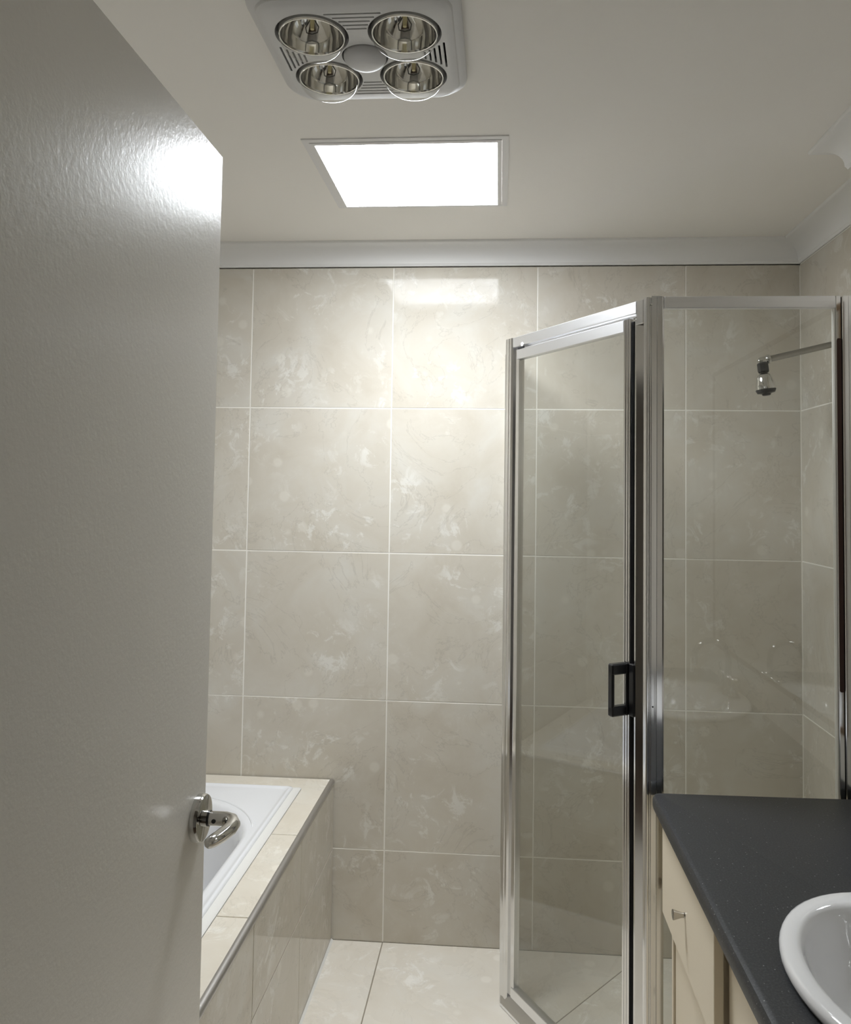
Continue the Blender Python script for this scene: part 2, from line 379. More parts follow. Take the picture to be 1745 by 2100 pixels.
# hall beyond the doorway (behind the camera)
HY = -4.0
struct('floor_hall', box(-0.9, 1.6, HY, YF - 0.1, -0.1, 0.0), 'hall_floor', 'brown hall floor outside the bathroom door', 'floor')
struct('ceiling_hall', box(-0.9, 1.6, HY, YF - 0.1, 2.42, 2.45), 'ceiling', 'white hall ceiling outside the bathroom door', 'ceiling')
struct('wall_hall_back', box(-0.9, 1.6, HY - 0.1, HY, 0, 2.45), 'wall_paint', 'cream hall wall facing the bathroom door', 'wall')
struct('wall_hall_left', box(-1.0, -0.9, HY - 0.1, YF - 0.1, 0, 2.45), 'wall_paint', 'cream hall end wall on the hinge side', 'wall')
struct('wall_hall_right', box(1.6, 1.7, HY - 0.1, YF - 0.1, 0, 2.45), 'wall_paint', 'cream hall end wall on the latch side', 'wall')

# ------------------------------------------------------------------ door leaf, standing open at a right angle
DF = -0.066                                          # face towards the room
d1 = struct('door_1', box(DF - 0.036, DF, YF + 0.012, -1.528, 0.012, 2.040, bev=0.0012, seg=1), 'door', 'plain off white flush door standing open', 'door')
HP = Vector((DF, -1.562, 1.028))
rose = obj('rose', lathe(bmesh.new(), [(0.0, 0.0), (0.0335, 0.0), (0.0335, 0.0095), (0.0325, 0.0115), (0.030, 0.0122), (0.0, 0.0122)], HP, (1, 0, 0), 48), 'chrome', d1, 40)
rose['label'] = 'round polished chrome rose'
bos = obj('spindle_collar', lathe(bmesh.new(), [(0.0115, 0.012), (0.0115, 0.0175), (0.0, 0.0175)], HP, (1, 0, 0), 28), 'chrome', d1, 40)
obj('collar_ring', lathe(bmesh.new(), [(0.0112, 0.0175), (0.0112, 0.0205), (0.0, 0.0205)], HP, (1, 0, 0), 28), 'black', d1, 40)
pts = [(0.020, 0, 0), (0.032, 0, 0), (0.044, -0.001, 0), (0.054, -0.006, 0), (0.060, -0.016, -0.0005), (0.0605, -0.030, -0.001), (0.0580, -0.045, -0.0010), (0.0545, -0.060, -0.0010), (0.0510, -0.073, -0.0005), (0.0485, -0.082, 0), (0.0475, -0.0865, 0)]
rad = [0.0102, 0.0103, 0.0106, 0.0108, 0.0106, 0.0102, 0.0098, 0.0094, 0.0088, 0.0075, 0.004]
lv = obj('lever', tube(bmesh.new(), [HP + Vector(p) for p in pts], rad, 20), 'chrome', d1, 50)
lv['label'] = 'polished chrome lever bent back along the door'
sp = HP + Vector((0.029, -0.0102, 0.0))
obj('set_screw', lathe(bmesh.new(), [(0.0, 0.0006), (0.0012, 0.0006), (0.0012, -0.001), (0.0032, -0.001), (0.0032, 0.0008), (0.0, 0.0008)], sp, (0, -1, 0), 16), 'black', lv, 40)
for k, z in enumerate((0.25, 1.05, 1.80)):
    obj('hinge', tube(bmesh.new(), [(DF + 0.004, YF + 0.010, z - 0.045), (DF + 0.004, YF + 0.010, z + 0.045)], 0.006, 14), 'nickel', d1, 40)

# ------------------------------------------------------------------ light panel on the ceiling
PX0, PX1, PY0, PY1 = -0.088, 0.361, -0.829, -0.409
t = thing('ceiling_light', 'lit white rectangular panel light set in the ceiling', 'ceiling light', ((PX0 + PX1) / 2, (PY0 + PY1) / 2, ZC))
b = bmesh.new()
def ring(bm_, o, i):
    pr = lambda q: [Vector(p) for p in ((q[0], q[2], q[4]), (q[1], q[2], q[4]), (q[1], q[3], q[4]), (q[0], q[3], q[4]))]
    loft(bm_, [pr(q) for q in o])
ex = 0.029
ring(b, [(PX0 - ex, PX1 + ex, PY0 - ex, PY1 + 0.020, ZC - 0.0002), (PX0 - ex, PX1 + ex, PY0 - ex, PY1 + 0.020, ZC - 0.0030), (PX0 - 0.013, PX1 + 0.013, PY0 - 0.013, PY1 + 0.011, ZC - 0.0036), (PX0 - 0.013, PX1 + 0.013, PY0 - 0.013, PY1 + 0.011, ZC - 0.0008)], None)
obj('outer_frame', b, 'light_frame', t)
b = bmesh.new()
ring(b, [(PX0 - 0.0122, PX1 + 0.0122, PY0 - 0.0122, PY1 + 0.0102, ZC - 0.0008), (PX0 - 0.0122, PX1 + 0.0122, PY0 - 0.0122, PY1 + 0.0102, ZC - 0.0050), (PX0 - 0.001, PX1 + 0.001, PY0 - 0.001, PY1 + 0.001, ZC - 0.0058), (PX0 - 0.001, PX1 + 0.001, PY0 - 0.001, PY1 + 0.001, ZC - 0.003)], None)
obj('inner_frame', b, 'light_frame', t)
b = bmesh.new(); lp = rrect(PX0, PX1, PY0, PY1, 0.006, ZC - 0.0055, 4); b.faces.new([b.verts.new(p) for p in lp]); bmesh.ops.reverse_faces(b, faces=b.faces)
lo2 = [p + Vector((0, 0, 0.003)) for p in lp]
loft(b, [lp, lo2], cap1=True)
obj('diffuser', b, 'panel', t)
al = bpy.data.lights.new('panel_beam', 'AREA'); al.shape = 'RECTANGLE'; al.size = PX1 - PX0 - 0.01; al.size_y = PY1 - PY0 - 0.01
al.energy = PANEL_BEAM_W; al.color = PANEL_COLOR[:3]; al.spread = math.radians(125)      # the downward beam of the panel's prismatic diffuser
alo = bpy.data.objects.new('panel_beam', al); COL.objects.link(alo); alo.parent = t; alo.location = (0, 0, -0.0065)

# ------------------------------------------------------------------ four-bulb heater
t = thing('bathroom_heater', 'grey square ceiling heater with four clear heat bulbs', 'heater', (HC[0], HC[1], ZC))
ZF = ZC - 0.034
def hl(h, r, z, n=8): return rrect(HC[0] - h, HC[0] + h, HC[1] - h, HC[1] + h, r, z, n)
b = bmesh.new()
loft(b, [hl(0.187, 0.055, ZC - 0.0003), hl(0.1885, 0.056, ZC - 0.006), hl(0.187, 0.055, ZC - 0.014), hl(0.180, 0.050, ZC - 0.0205), hl(0.1735, 0.047, ZC - 0.0225), hl(0.1715, 0.046, ZC - 0.0275), hl(0.1655, 0.043, ZC - 0.0315), hl(0.160, 0.040, ZF)])
BC = [(HC[0] + sx * 0.0845, HC[1] + sy * 0.075) for sy in (-1, 1) for sx in (-1, 1)]
BR, CR = 0.0665, 0.044
outl = [[(p.x, p.y) for p in hl(0.160, 0.040, 0)]]; deps = []
def circ(x, y, r): return [(x + r * math.cos(2 * math.pi * i / 48), y + r * math.sin(2 * math.pi * i / 48)) for i in range(48)]
for c in BC: outl.append(circ(*c, BR)); deps.append(0.030)
outl.append(circ(*HC, CR)); deps.append(0.030)
def slot(cx_, cy_, w, h): outl.append([(cx_ - w/2, cy_ - h/2), (cx_ + w/2, cy_ - h/2), (cx_ + w/2, cy_ + h/2), (cx_ - w/2, cy_ + h/2)]); deps.append(0.008)
for k, (la, lb) in enumerate(((0.100, 0.084), (0.074, 0.066), (0.056, 0.050), (0.046, 0.037), (0.037, 0.025))):
    for sg in (-1, 1):
        slot(HC[0], HC[1] + sg * (0.1375 - 0.0112 * k), la, 0.0040)
        slot(HC[0] + sg * (0.1525 - 0.0095 * k), HC[1], 0.0040, lb)
cu = bpy.data.curves.new('outline', 'CURVE'); cu.dimensions = '2D'; cu.fill_mode = 'BOTH'
for pl_ in outl:
    sp_ = cu.splines.new('POLY'); sp_.points.add(len(pl_) - 1); sp_.use_cyclic_u = True
    for q, (x, y) in zip(sp_.points, pl_): q.co = (x, y, 0, 1)
co = bpy.data.objects.new('outline', cu); me_ = bpy.data.meshes.new_from_object(co)
vv = [b.verts.new((v.co.x, v.co.y, ZF)) for v in me_.vertices]
for p in me_.polygons: b.faces.new([vv[i] for i in p.vertices])
bpy.data.objects.remove(co); bpy.data.curves.remove(cu); bpy.data.meshes.remove(me_)
for pl_, dep in zip(outl[1:], deps):
    loft(b, [[Vector((x, y, ZF)) for x, y in pl_], [Vector((x, y, ZF + dep)) for x, y in pl_]])
bmesh.ops.remove_doubles(b, verts=b.verts, dist=2e-5)
obj('body', b, 'heater', t, 28)
obj('housing', box(HC[0] - HO + 0.002, HC[0] + HO - 0.002, HC[1] - HO + 0.002, HC[1] + HO - 0.002, ZC - 0.001, ZC + 0.12).copy() if False else (lambda bm_: (bmesh.ops.delete(bm_, geom=[f for f in bm_.faces if f.calc_center_median().z < ZC], context='FACES'), bm_)[1])(box(HC[0] - HO + 0.002, HC[0] + HO - 0.002, HC[1] - HO + 0.002, HC[1] + HO - 0.002, ZC - 0.001, ZC + 0.12)), 'dark', t)
for (x, y) in BC:
    o3 = (x, y, ZF)
    # silver outer collar of the bulb
    bulb = obj('heat_bulb', lathe(bmesh.new(), [(0.030, 0.075), (0.050, 0.048), (0.0590, 0.024), (0.0606, 0.010), (0.0606, 0.000), (0.0592, -0.0035), (0.0572, -0.0035), (0.0578, 0.001)], o3, seg=48), 'reflector', t, 50)
    bulb['label'] = 'clear heat bulb with silver reflector'
    rp_ = [(0.0578, 0.001), (0.0562, 0.012), (0.052, 0.023), (0.044, 0.036), (0.033, 0.048), (0.022, 0.056), (0.011, 0.060), (0.0, 0.061)]
    obj('reflector', lathe(bmesh.new(), rp_, o3, seg=48), 'reflector', bulb, True)
    gp = [(0.0585, -0.0025)] + [(0.0590 * math.cos(math.radians(a)) ** 0.62, -0.0035 - 0.032 * math.sin(math.radians(a))) for a in (6, 14, 24, 36, 48, 60, 72, 82, 89.9)]
    obj('glass_front', lathe(bmesh.new(), gp, o3, seg=48), 'bulb_glass', bulb, True)
    obj('lamp_stem', lathe(bmesh.new(), [(0.0, 0.012), (0.0035, 0.012), (0.0045, 0.030), (0.0075, 0.058), (0.0075, 0.061)], o3, seg=16), 'ceramic', bulb, 40)
    b = bmesh.new()
    tube(b, [(x - 0.004, y, ZF + 0.03), (x - 0.012, y, ZF + 0.016), (x - 0.010, y, ZF + 0.006), (x, y, ZF + 0.003), (x + 0.010, y, ZF + 0.006), (x + 0.012, y, ZF + 0.016), (x + 0.004, y, ZF + 0.03)], 0.0011, 8)
    obj('filament', b, 'wire', bulb, True)
gp = [(0.030, 0.02), (0.0405, 0.004)] + [(0.0405 * math.cos(math.radians(a)) ** 0.7, -0.019 * math.sin(math.radians(a))) for a in (0, 10, 20, 32, 45, 58, 70, 80, 89.9)]
cl = obj('centre_lamp', lathe(bmesh.new(), gp, (HC[0], HC[1], ZF), seg=40), 'frosted', t, True); cl['label'] = 'small frosted lamp in the middle'

# ------------------------------------------------------------------ tiled bath surround and bathtub
BX, BZ, BY1 = -0.175, 0.532, YF + 0.02               # outer face, top, front end
TX0, TX1, TY0, TY1 = -1.035, -0.288, -1.83, -0.117   # bathtub outline
t = thing('bath_surround', 'beige tiled ledge and side panel boxing in the bath', 'bath surround', (BX, -1.0, 0))
b = bmesh.new(); bx(b, BX - 0.05, BX - 0.0022, BY1, -0.004, 0.0005, BZ - 0.003)
bx(b, XL + 0.002, BX - 0.05, -0.115, -0.004, 0.0005, BZ - 0.003)
bx(b, XL + 0.002, BX - 0.05, BY1, -1.90, 0.0005, BZ - 0.003)
bx(b, XL + 0.002, -1.02, -1.90, -0.115, 0.0005, BZ - 0.003)
bx(b, -0.268, BX - 0.05, -1.90, -0.115, 0.42, BZ - 0.003)
obj('core', b, 'grout', t)
ys = [BY1, -1.79, -1.342, -0.8945, -0.4495, -0.002]
tiles(t, [(-0.266, BX - 0.008, a, c) for a, c in zip(ys, ys[1:])], 'xy', BZ, 1, 'bath_tile', 0.0006)
tiles(t, [(-0.70, -0.2585, -0.104, -0.002), (XL + 0.003, -0.70, -0.102, -0.002)], 'xy', BZ, 1, 'bath_tile', 0.0006)
tiles(t, [(a, c, z0, z1) for a, c in zip(ys, ys[1:]) for z0, z1 in ((0.001, 0.303), (0.303, BZ - 0.009))], 'yz', BX, 1, 'wall_tile', 0.0008, th=0.0025)
b = bmesh.new(); tube(b, [(BX - 0.0090, BY1, BZ - 0.0090), (BX - 0.0090, -0.003, BZ - 0.0090)], 0.0105, 24)
et = obj('edge_trim', b, 'trim_grey', t, 50); et['label'] = 'grey metal trim along the ledge edge'

t = thing('bathtub', 'glossy white acrylic bathtub let into the tiled surround', 'bathtub', ((TX0 + TX1) / 2, (TY0 + TY1) / 2, 0.14))
def tl(ins, r, z, n=12): return rrect(TX0 + ins, TX1 - ins, TY0 + ins, TY1 - ins, r, z, n)
def ol(a, bb, r, z, n=12): return rrect(-0.659 - a, -0.659 + a, -0.974 - bb, -0.974 + bb, r, z, n)
b = bmesh.new()
loft(b, [tl(0.0, 0.006, BZ + 0.001), tl(-0.0004, 0.008, BZ + 0.010), tl(0.002, 0.010, BZ + 0.0145), tl(0.006, 0.012, BZ + 0.016), tl(0.010, 0.014, BZ + 0.0155), tl(0.016, 0.018, BZ + 0.0115),
         tl(0.022, 0.022, BZ + 0.011), ol(0.338, 0.742, 0.300, BZ + 0.0115), ol(0.332, 0.736, 0.300, BZ + 0.0100), ol(0.326, 0.730, 0.298, BZ + 0.0050), ol(0.317, 0.720, 0.296, BZ - 0.010), ol(0.310, 0.71, 0.292, BZ - 0.045),
         ol(0.285, 0.66, 0.27, BZ - 0.23), ol(0.265, 0.62, 0.25, BZ - 0.34), ol(0.225, 0.57, 0.21, BZ - 0.385), ol(0.15, 0.48, 0.14, BZ - 0.392)], cap1=True)
obj('tub', b, 'acrylic', t, 60)
# raised line where the rim swells round the corners
for sx, sy in ((1, 1), (-1, 1), (1, -1), (-1, -1)):
    pts = []
    for i in range(13):
        a = math.radians(18 + 54 * i / 12)
        pts.append((-0.659 + sx * (0.038 + 0.312 * math.cos(a)), -0.974 + sy * (0.442 + 0.312 * math.sin(a)), BZ + 0.0108))
    obj('rim_crease', tube(bmesh.new(), pts, [0.0012] + [0.0028] * 11 + [0.0012], 10), 'acrylic', t, True)
b = bmesh.new()
loft(b, [tl(-0.023, 0.004, BZ + 0.0004), tl(-0.020, 0.004, BZ + 0.0035), tl(-0.001, 0.006, BZ + 0.0085), tl(0.001, 0.006, BZ + 0.001)])
sb = obj('sealant_bead', b, 'sealant', t, 40); sb['label'] = 'off white sealant between bath and tiles'
obj('waste', lathe(bmesh.new(), [(0.0, 0.004), (0.022, 0.004), (0.028, 0.001), (0.028, 0.0)], (-0.659, -0.60, BZ - 0.392)), 'chrome', t, 40)

# ------------------------------------------------------------------ framed shower screen
A2, B2 = Vector((0.396, -0.283)), Vector((0.724, -0.803))
dv = (B2 - A2).normalized(); nv = Vector((-dv.y, dv.x))              # along the door; nv points into the shower
DL = (B2 - A2).length; ZS = 1.989
def W(s, n, z): p = A2 + dv * s + nv * n; return Vector((p.x, p.y, z))
def dbox(bm_, s0, s1, n0, n1, z0, z1, bev=0.0):
    r = bx(bmesh.new(), s0, s1, n0, n1, z0, z1, bev=bev, seg=1)
    mm = {}
    for v in r.verts: mm[v] = bm_.verts.new(W(*v.co))
    for f in r.faces: bm_.faces.new([mm[v] for v in f.verts])
    r.free(); return bm_
def stile(bm_, prof2, z0, z1, to3):
    loft(bm_, [[to3(p, z0) for p in prof2], [to3(p, z1) for p in prof2]], cap0=True, cap1=True); return bm_
sw = thing('shower_screen', 'silver framed glass shower screen with an angled hinged door', 'shower screen', (0.56, -0.54, 0))
# return panel to the back wall, seen nearly edge on
obj('wall_channel', box(0.392, 0.420, -0.022, -0.001, 0.0015, ZS, bev=0.0015, seg=1), 'alu', sw)
b = bmesh.new(); bx(b, 0.395, 0.419, -0.272, -0.022, 0.0015, 0.034, bev=0.002, seg=1); obj('sill', b, 'alu_h', sw)
b = bmesh.new(); bx(b, 0.395, 0.419, -0.272, -0.022, ZS - 0.03, ZS, bev=0.002, seg=1); obj('head_rail', b, 'alu_h', sw)
obj('glass_panel', box(0.4055, 0.4095, -0.265, -0.018, 0.030, ZS - 0.026), 'glass', sw)
# corner post between the return and the door: fluted
pp = [(0.3915, -0.270), (0.3915, -0.2785), (0.3955, -0.2845)]
def dpt(s, n): q = A2 + dv * s + nv * n; return (q.x, q.y)
pp += [dpt(0.010, -0.0015), dpt(0.0125, 0.0010), dpt(0.0145, -0.0015), dpt(0.024, -0.0015), dpt(0.029, 0.003), dpt(0.029, 0.020), (0.424, -0.270)]
b = bmesh.new(); stile(b, pp, 0.0015, ZS, lambda p, z: Vector((p[0], p[1], z))); obj('corner_post', b, 'alu', sw)
# door frame
b = bmesh.new(); dbox(b, 0.0295, 0.579, 0.0, 0.028, ZS - 0.030, ZS, 0.0015); dbox(b, 0.0295, 0.579, 0.012, 0.026, ZS - 0.036, ZS - 0.030)
obj('head_rail', b, 'alu_h', sw)
b = bmesh.new()
pr = [(-0.010, 0.0015), (-0.010, 0.010), (-0.004, 0.020), (0.002, 0.030), (0.012, 0.038), (0.026, 0.039), (0.028, 0.0015)]
loft(b, [[W(max(0.0, (0.3940 - A2.x - nv.x * n) / dv.x), n, z) for n, z in pr], [W(0.600, n, z) for n, z in pr]], cap0=True, cap1=True)
obj('sill', b, 'alu_h', sw, 30)
b = bmesh.new(); dbox(b, 0.5795, 0.604, 0.0, 0.028, 1.930, ZS, 0.0015)
pj_ = [(0.5795, 0.0005), (0.604, 0.0225), (0.604, 0.028), (0.5795, 0.028)]
loft(b, [[W(p, n, z) for p, n in pj_] for z in (0.039, 1.930)], cap0=True, cap1=True)
obj('jamb', b, 'alu', sw)
b = bmesh.new(); dbox(b, 0.567, 0.579, 0.007, 0.024, 0.040, ZS - 0.042, 0.001); obj('jamb_strip', b, 'alu', sw)
b = bmesh.new(); dbox(b, 0.5595, 0.5668, 0.013, 0.024, 0.046, ZS - 0.045); obj('seal', b, 'rubber', sw)
b = bmesh.new(); dbox(b, 0.0292, 0.0450, 0.008, 0.024, 0.040, ZS - 0.037); obj('pivot_strip', b, 'alu', sw)
# door leaf
b = bmesh.new()
dbox(b, 0.534, 0.5590, 0.0, 0.024, 0.044, ZS - 0.038, 0.0015); dbox(b, 0.540, 0.5425, -0.0015, 0.001, 0.046, ZS - 0.040); dbox(b, 0.549, 0.5515, -0.0015, 0.001, 0.046, ZS - 0.040)
leaf = obj('door_leaf', b, 'alu', sw)
b = bmesh.new(); dbox(b, 0.0505, 0.534, 0.0, 0.024, ZS - 0.069, ZS - 0.039, 0.0015); obj('top_rail', b, 'alu_h', leaf)
b = bmesh.new(); dbox(b, 0.0505, 0.534, 0.0, 0.024, 0.044, 0.074, 0.0015); obj('bottom_rail', b, 'alu_h', leaf)
b = bmesh.new(); dbox(b, 0.0500, 0.0630, 0.002, 0.022, 0.074, ZS - 0.069, 0.0012); obj('hinge_stile', b, 'alu', leaf)
b = bmesh.new(); dbox(b, 0.060, 0.536, 0.010, 0.014, 0.070, ZS - 0.065); obj('door_glass', b, 'glass', leaf)
b = bmesh.new()
pts = [W(0.060 + 0.03 * k / 6, -0.0008, ZS - 0.036) for k in range(7)]
dbox(b, 0.058, 0.088, -0.0012, 0.004, ZS - 0.0385, ZS - 0.0335); obj('pivot_clip', b, 'rubber', leaf)
b = bmesh.new()
lathe(b, [(0.0, 0.0012), (0.0055, 0.001), (0.0065, 0.0)], W(0.082, -0.0005, ZS - 0.028), (-nv.x, -nv.y, 0), 20); obj('pivot_cover', b, 'light_frame', leaf, 40)
# black pull handle: a flat D loop standing out from the closing stile
b = bmesh.new(); HZ0, HZ1 = 0.983, 1.108
dbox(b, 0.538, 0.556, -0.050, -0.041, HZ0 + 0.004, HZ1 - 0.004, 0.003)
dbox(b, 0.538, 0.557, -0.050, 0.0, HZ1 - 0.026, HZ1, 0.003); dbox(b, 0.538, 0.557, -0.050, 0.0, HZ0, HZ0 + 0.024, 0.003)
dbox(b, 0.552, 0.5585, -0.008, 0.0, HZ0, HZ1, 0.002)
hd = obj('pull_handle', b, 'black', leaf); hd['label'] = 'black plastic pull handle'
b = bmesh.new(); dbox(b, 0.560, 0.578, -0.004, 0.007, HZ0, HZ1, 0.002); obj('strike_plate', b, 'black', sw)
# second post, turning to the front panel
YP = -0.820                                             # front face of the front panel
b = bmesh.new()
pc = [dpt(0.6045, 0.027), dpt(0.6045, 0.001), (0.7165, YP + 0.004), (0.7195, YP - 0.0005)]
for k in range(5):
    a = math.radians(200 + 70 * k / 4); pc.append((0.7245 + 0.006 * math.cos(a), YP + 0.003 + 0.006 * math.sin(a)))
pc += [(0.7285, YP - 0.002), (0.7305, YP + 0.001), (0.7325, YP + 0.001), (0.7335, YP - 0.0015), (0.7400, YP - 0.0015), (0.7425, YP + 0.022)]
stile(b, pc, 0.0015, ZS - 0.002, lambda p, z: Vector((p[0], p[1], z))); obj('corner_post', b, 'alu', sw, 25)
b = bmesh.new(); pc = [(0.7335, YP), (0.7455, YP - 0.0005), (0.7463, YP + 0.001), (0.7472, YP - 0.0005), (0.7590, YP), (0.7600, YP + 0.003), (0.7635, YP + 0.004), (0.7635, YP + 0.020), (0.7435, YP + 0.020)]
stile(b, pc, 0.0015, ZS + 0.001, lambda p, z: Vector((p[0], p[1], z))); obj('stile', b, 'alu', sw)
obj('rivet', lathe(bmesh.new(), [(0.0, 0.0012), (0.0018, 0.0008), (0.0022, 0.0)], (0.7335, YP - 0.0015, 1.969), (0, -1, 0), 12), 'alu', sw, 40)
obj('rivet', lathe(bmesh.new(), [(0.0, 0.0008), (0.0018, 0.0006), (0.0020, 0.0)], (0.7375, YP - 0.0016, 1.022), (0, -1, 0), 12), 'black', sw, 40)
b = bmesh.new(); bx(b, 0.7637, 1.1590, YP, YP + 0.020, ZS - 0.028, ZS, bev=0.0012, seg=1); bx(b, 0.7637, 1.1590, YP - 0.0006, YP + 0.004, ZS - 0.0135, ZS - 0.0125); obj('head_rail', b, 'alu_h', sw)
obj('sill', box(0.7437, 1.2030, YP - 0.002, YP + 0.022, 0.0015, 0.034, bev=0.002, seg=1), 'alu_h', sw)
obj('glass_panel', box(0.761, 1.161, YP + 0.009, YP + 0.013, 0.032, ZS - 0.024), 'glass', sw)
b = bmesh.new(); bx(b, 1.1560, 1.1588, YP + 0.003, YP + 0.019, 0.034, ZS - 0.028); obj('seal', b, 'sealant', sw)
obj('stile', box(1.1590, 1.1705, YP, YP + 0.020, 0.034, ZS, bev=0.001, seg=1), 'alu', sw)
b = bmesh.new(); bx(b, 1.1727, 1.1885, YP - 0.001, YP + 0.0195, 0.034, ZS, bev=0.002, seg=1); bx(b, 1.1885, 1.2030, YP + 0.001, YP + 0.0195, 0.034, ZS); obj('wall_channel', b, 'alu', sw)
obj('seal', box(1.1705, 1.1727, YP + 0.006, YP + 0.018, 0.034, ZS - 0.001), 'rubber', sw)
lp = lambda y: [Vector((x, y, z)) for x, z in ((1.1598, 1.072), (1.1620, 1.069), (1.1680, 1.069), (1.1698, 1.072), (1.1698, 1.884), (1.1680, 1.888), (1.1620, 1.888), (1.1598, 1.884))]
b = bmesh.new(); loft(b, [lp(YP - 0.0012), lp(YP + 0.0005)], cap0=True, cap1=True); bs = obj('painted_reflection', b, 'brown', sw); bs['label'] = 'dark brown reflection painted as a strip on the wall side stile'  # brown strip stands in for the mirror frame's reflection in the stile

# ------------------------------------------------------------------ shower head on its arm
YH = -0.33
t = thing('overhead_shower', 'chrome and black shower head on a straight wall arm', 'shower head', (XS, YH, 1.98))
J = Vector((1.1465, YH, 1.9165)); E_ = Vector((XS - 0.001, YH, 1.972))
obj('arm', tube(bmesh.new(), [J + (E_ - J) * 0.06, E_], 0.0092, 18), 'steel', t, 40)
obj('wall_flange', lathe(bmesh.new(), [(0.0085, 0.016), (0.016, 0.012), (0.027, 0.004), (0.028, 0.0)], E_, (-1, 0, 0)), 'chrome', t, 40)
ad = (E_ - J).normalized()
b = bmesh.new(); lathe(b, [(0.0, -0.013), (0.006, -0.0125), (0.0095, -0.008), (0.0115, 0.0), (0.0105, 0.006), (0.0095, 0.010), (0.0115, 0.012), (0.0135, 0.016), (0.0135, 0.022), (0.0085, 0.025)], J, ad, 24)
obj('ball_joint', b, 'chrome', t, 40)
ax = Vector((0.12, 0, -1)).normalized()
b = bmesh.new(); lathe(b, [(0.0, 0.006), (0.0135, 0.0065), (0.0165, 0.0095), (0.0165, 0.032), (0.0140, 0.0365), (0.0085, 0.038), (0.0110, 0.0405), (0.0, 0.041)], J, ax, 8)
obj('swivel_nut', b, 'black', t, 20)
b = bmesh.new(); lathe(b, [(0.0, 0.0395), (0.0150, 0.0400), (0.0185, 0.0435), (0.0218, 0.052), (0.0248, 0.064), (0.0270, 0.078), (0.0278, 0.086), (0.0, 0.0862)], J, ax, 32)
obj('bell', b, 'chrome', t, 50)
b = bmesh.new(); lathe(b, [(0.0, 0.0855), (0.0285, 0.0855), (0.0285, 0.0885), (0.0245, 0.0965), (0.0130, 0.0985), (0.0115, 0.1035), (0.0085, 0.1045), (0.0, 0.1045)], J, ax, 32)
obj('spray_face', b, 'black', t, 40)

# ------------------------------------------------------------------ vanity: cabinet, worktop, basin, tap, mirror
VY0, VY1, VX = -2.10, -0.872, 0.774                     # near end, shower end, front plane of the doors
ZB = 0.840; ZU = 0.806                                  # worktop top and underside
t = thing('vanity_cabinet', 'cream vanity cabinet with the top drawer slightly pulled out', 'cabinet', (1.0, -1.5, 0))
b = bmesh.new()
bx(b, VX - 0.003, XN - 0.002, VY1 - 0.0155, VY1, 0.10, 0.5805); bx(b, VX + 0.0175, XN - 0.002, VY1 - 0.016, VY1, 0.5805, ZU - 0.0008); bx(b, VX + 0.0175, XN - 0.002, VY0, VY0 + 0.016, 0.10, ZU - 0.0008)
bx(b, VX + 0.0175, XN - 0.002, -1.315, -1.299, 0.10, ZU - 0.0008); bx(b, XN - 0.010, XN - 0.002, VY0 + 0.016, VY1 - 0.016, 0.10, ZU - 0.0008)
bx(b, VX + 0.0175, XN - 0.010, VY0 + 0.016, VY1 - 0.016, 0.10, 0.116)
bx(b, VX + 0.06, XN - 0.05, VY0 + 0.02, VY1 - 0.02, 0.0012, 0.10)
obj('carcass', b, 'cabinet', t)
def knob(x, y, z, parent):
    b_ = bmesh.new(); lathe(b_, [(0.0, 0.0), (0.0055, 0.0), (0.0048, 0.003), (0.0055, 0.008), (0.0085, 0.018), (0.0100, 0.0225), (0.0098, 0.0238), (0.0, 0.0245)], (x, y, z), (-1, 0, 0), 24)
    k = obj('knob', b_, 'nickel', parent, 45); k['label'] = 'flared satin nickel knob'
XD = 0.750
df = obj('drawer_front', box(XD, XD + 0.0165, -1.304, -0.872, 0.583, 0.799, bev=0.001, seg=1), 'cabinet', t); df['label'] = 'cream drawer front pulled out a little'
obj('edge_band', box(XD + 0.0006, XD + 0.0159, -1.3047, -1.3040, 0.584, 0.798), 'cabinet', df)
knob(XD, -1.090, 0.687, df)
b = bmesh.new(); bx(b, XD + 0.0167, 1.14, -1.292, -1.280, 0.60, 0.74); bx(b, XD + 0.0167, 1.14, -0.902, -0.890, 0.60, 0.74); bx(b, XD + 0.0167, 1.14, -1.280, -0.902, 0.60, 0.608)
obj('drawer_box', b, 'cabinet', df)
zs = [0.103, 0.340, 0.578]
for z0, z1 in zip(zs, zs[1:]):
    o = obj('drawer_front', box(VX + 0.0005, VX + 0.0170, -1.304, -0.8955, z0, z1 - 0.003, bev=0.001, seg=1), 'cabinet', t); knob(VX + 0.0005, -1.090, (z0 + z1) / 2, o)
for y0, y1, ky in ((-1.700, -1.3075, -1.65), (-2.098, -1.703, -1.75)):
    o = obj('cupboard_door', box(VX + 0.0005, VX + 0.0170, y0, y1, 0.103, 0.799, bev=0.001, seg=1), 'cabinet', t); knob(VX + 0.0005, ky, 0.72, o)

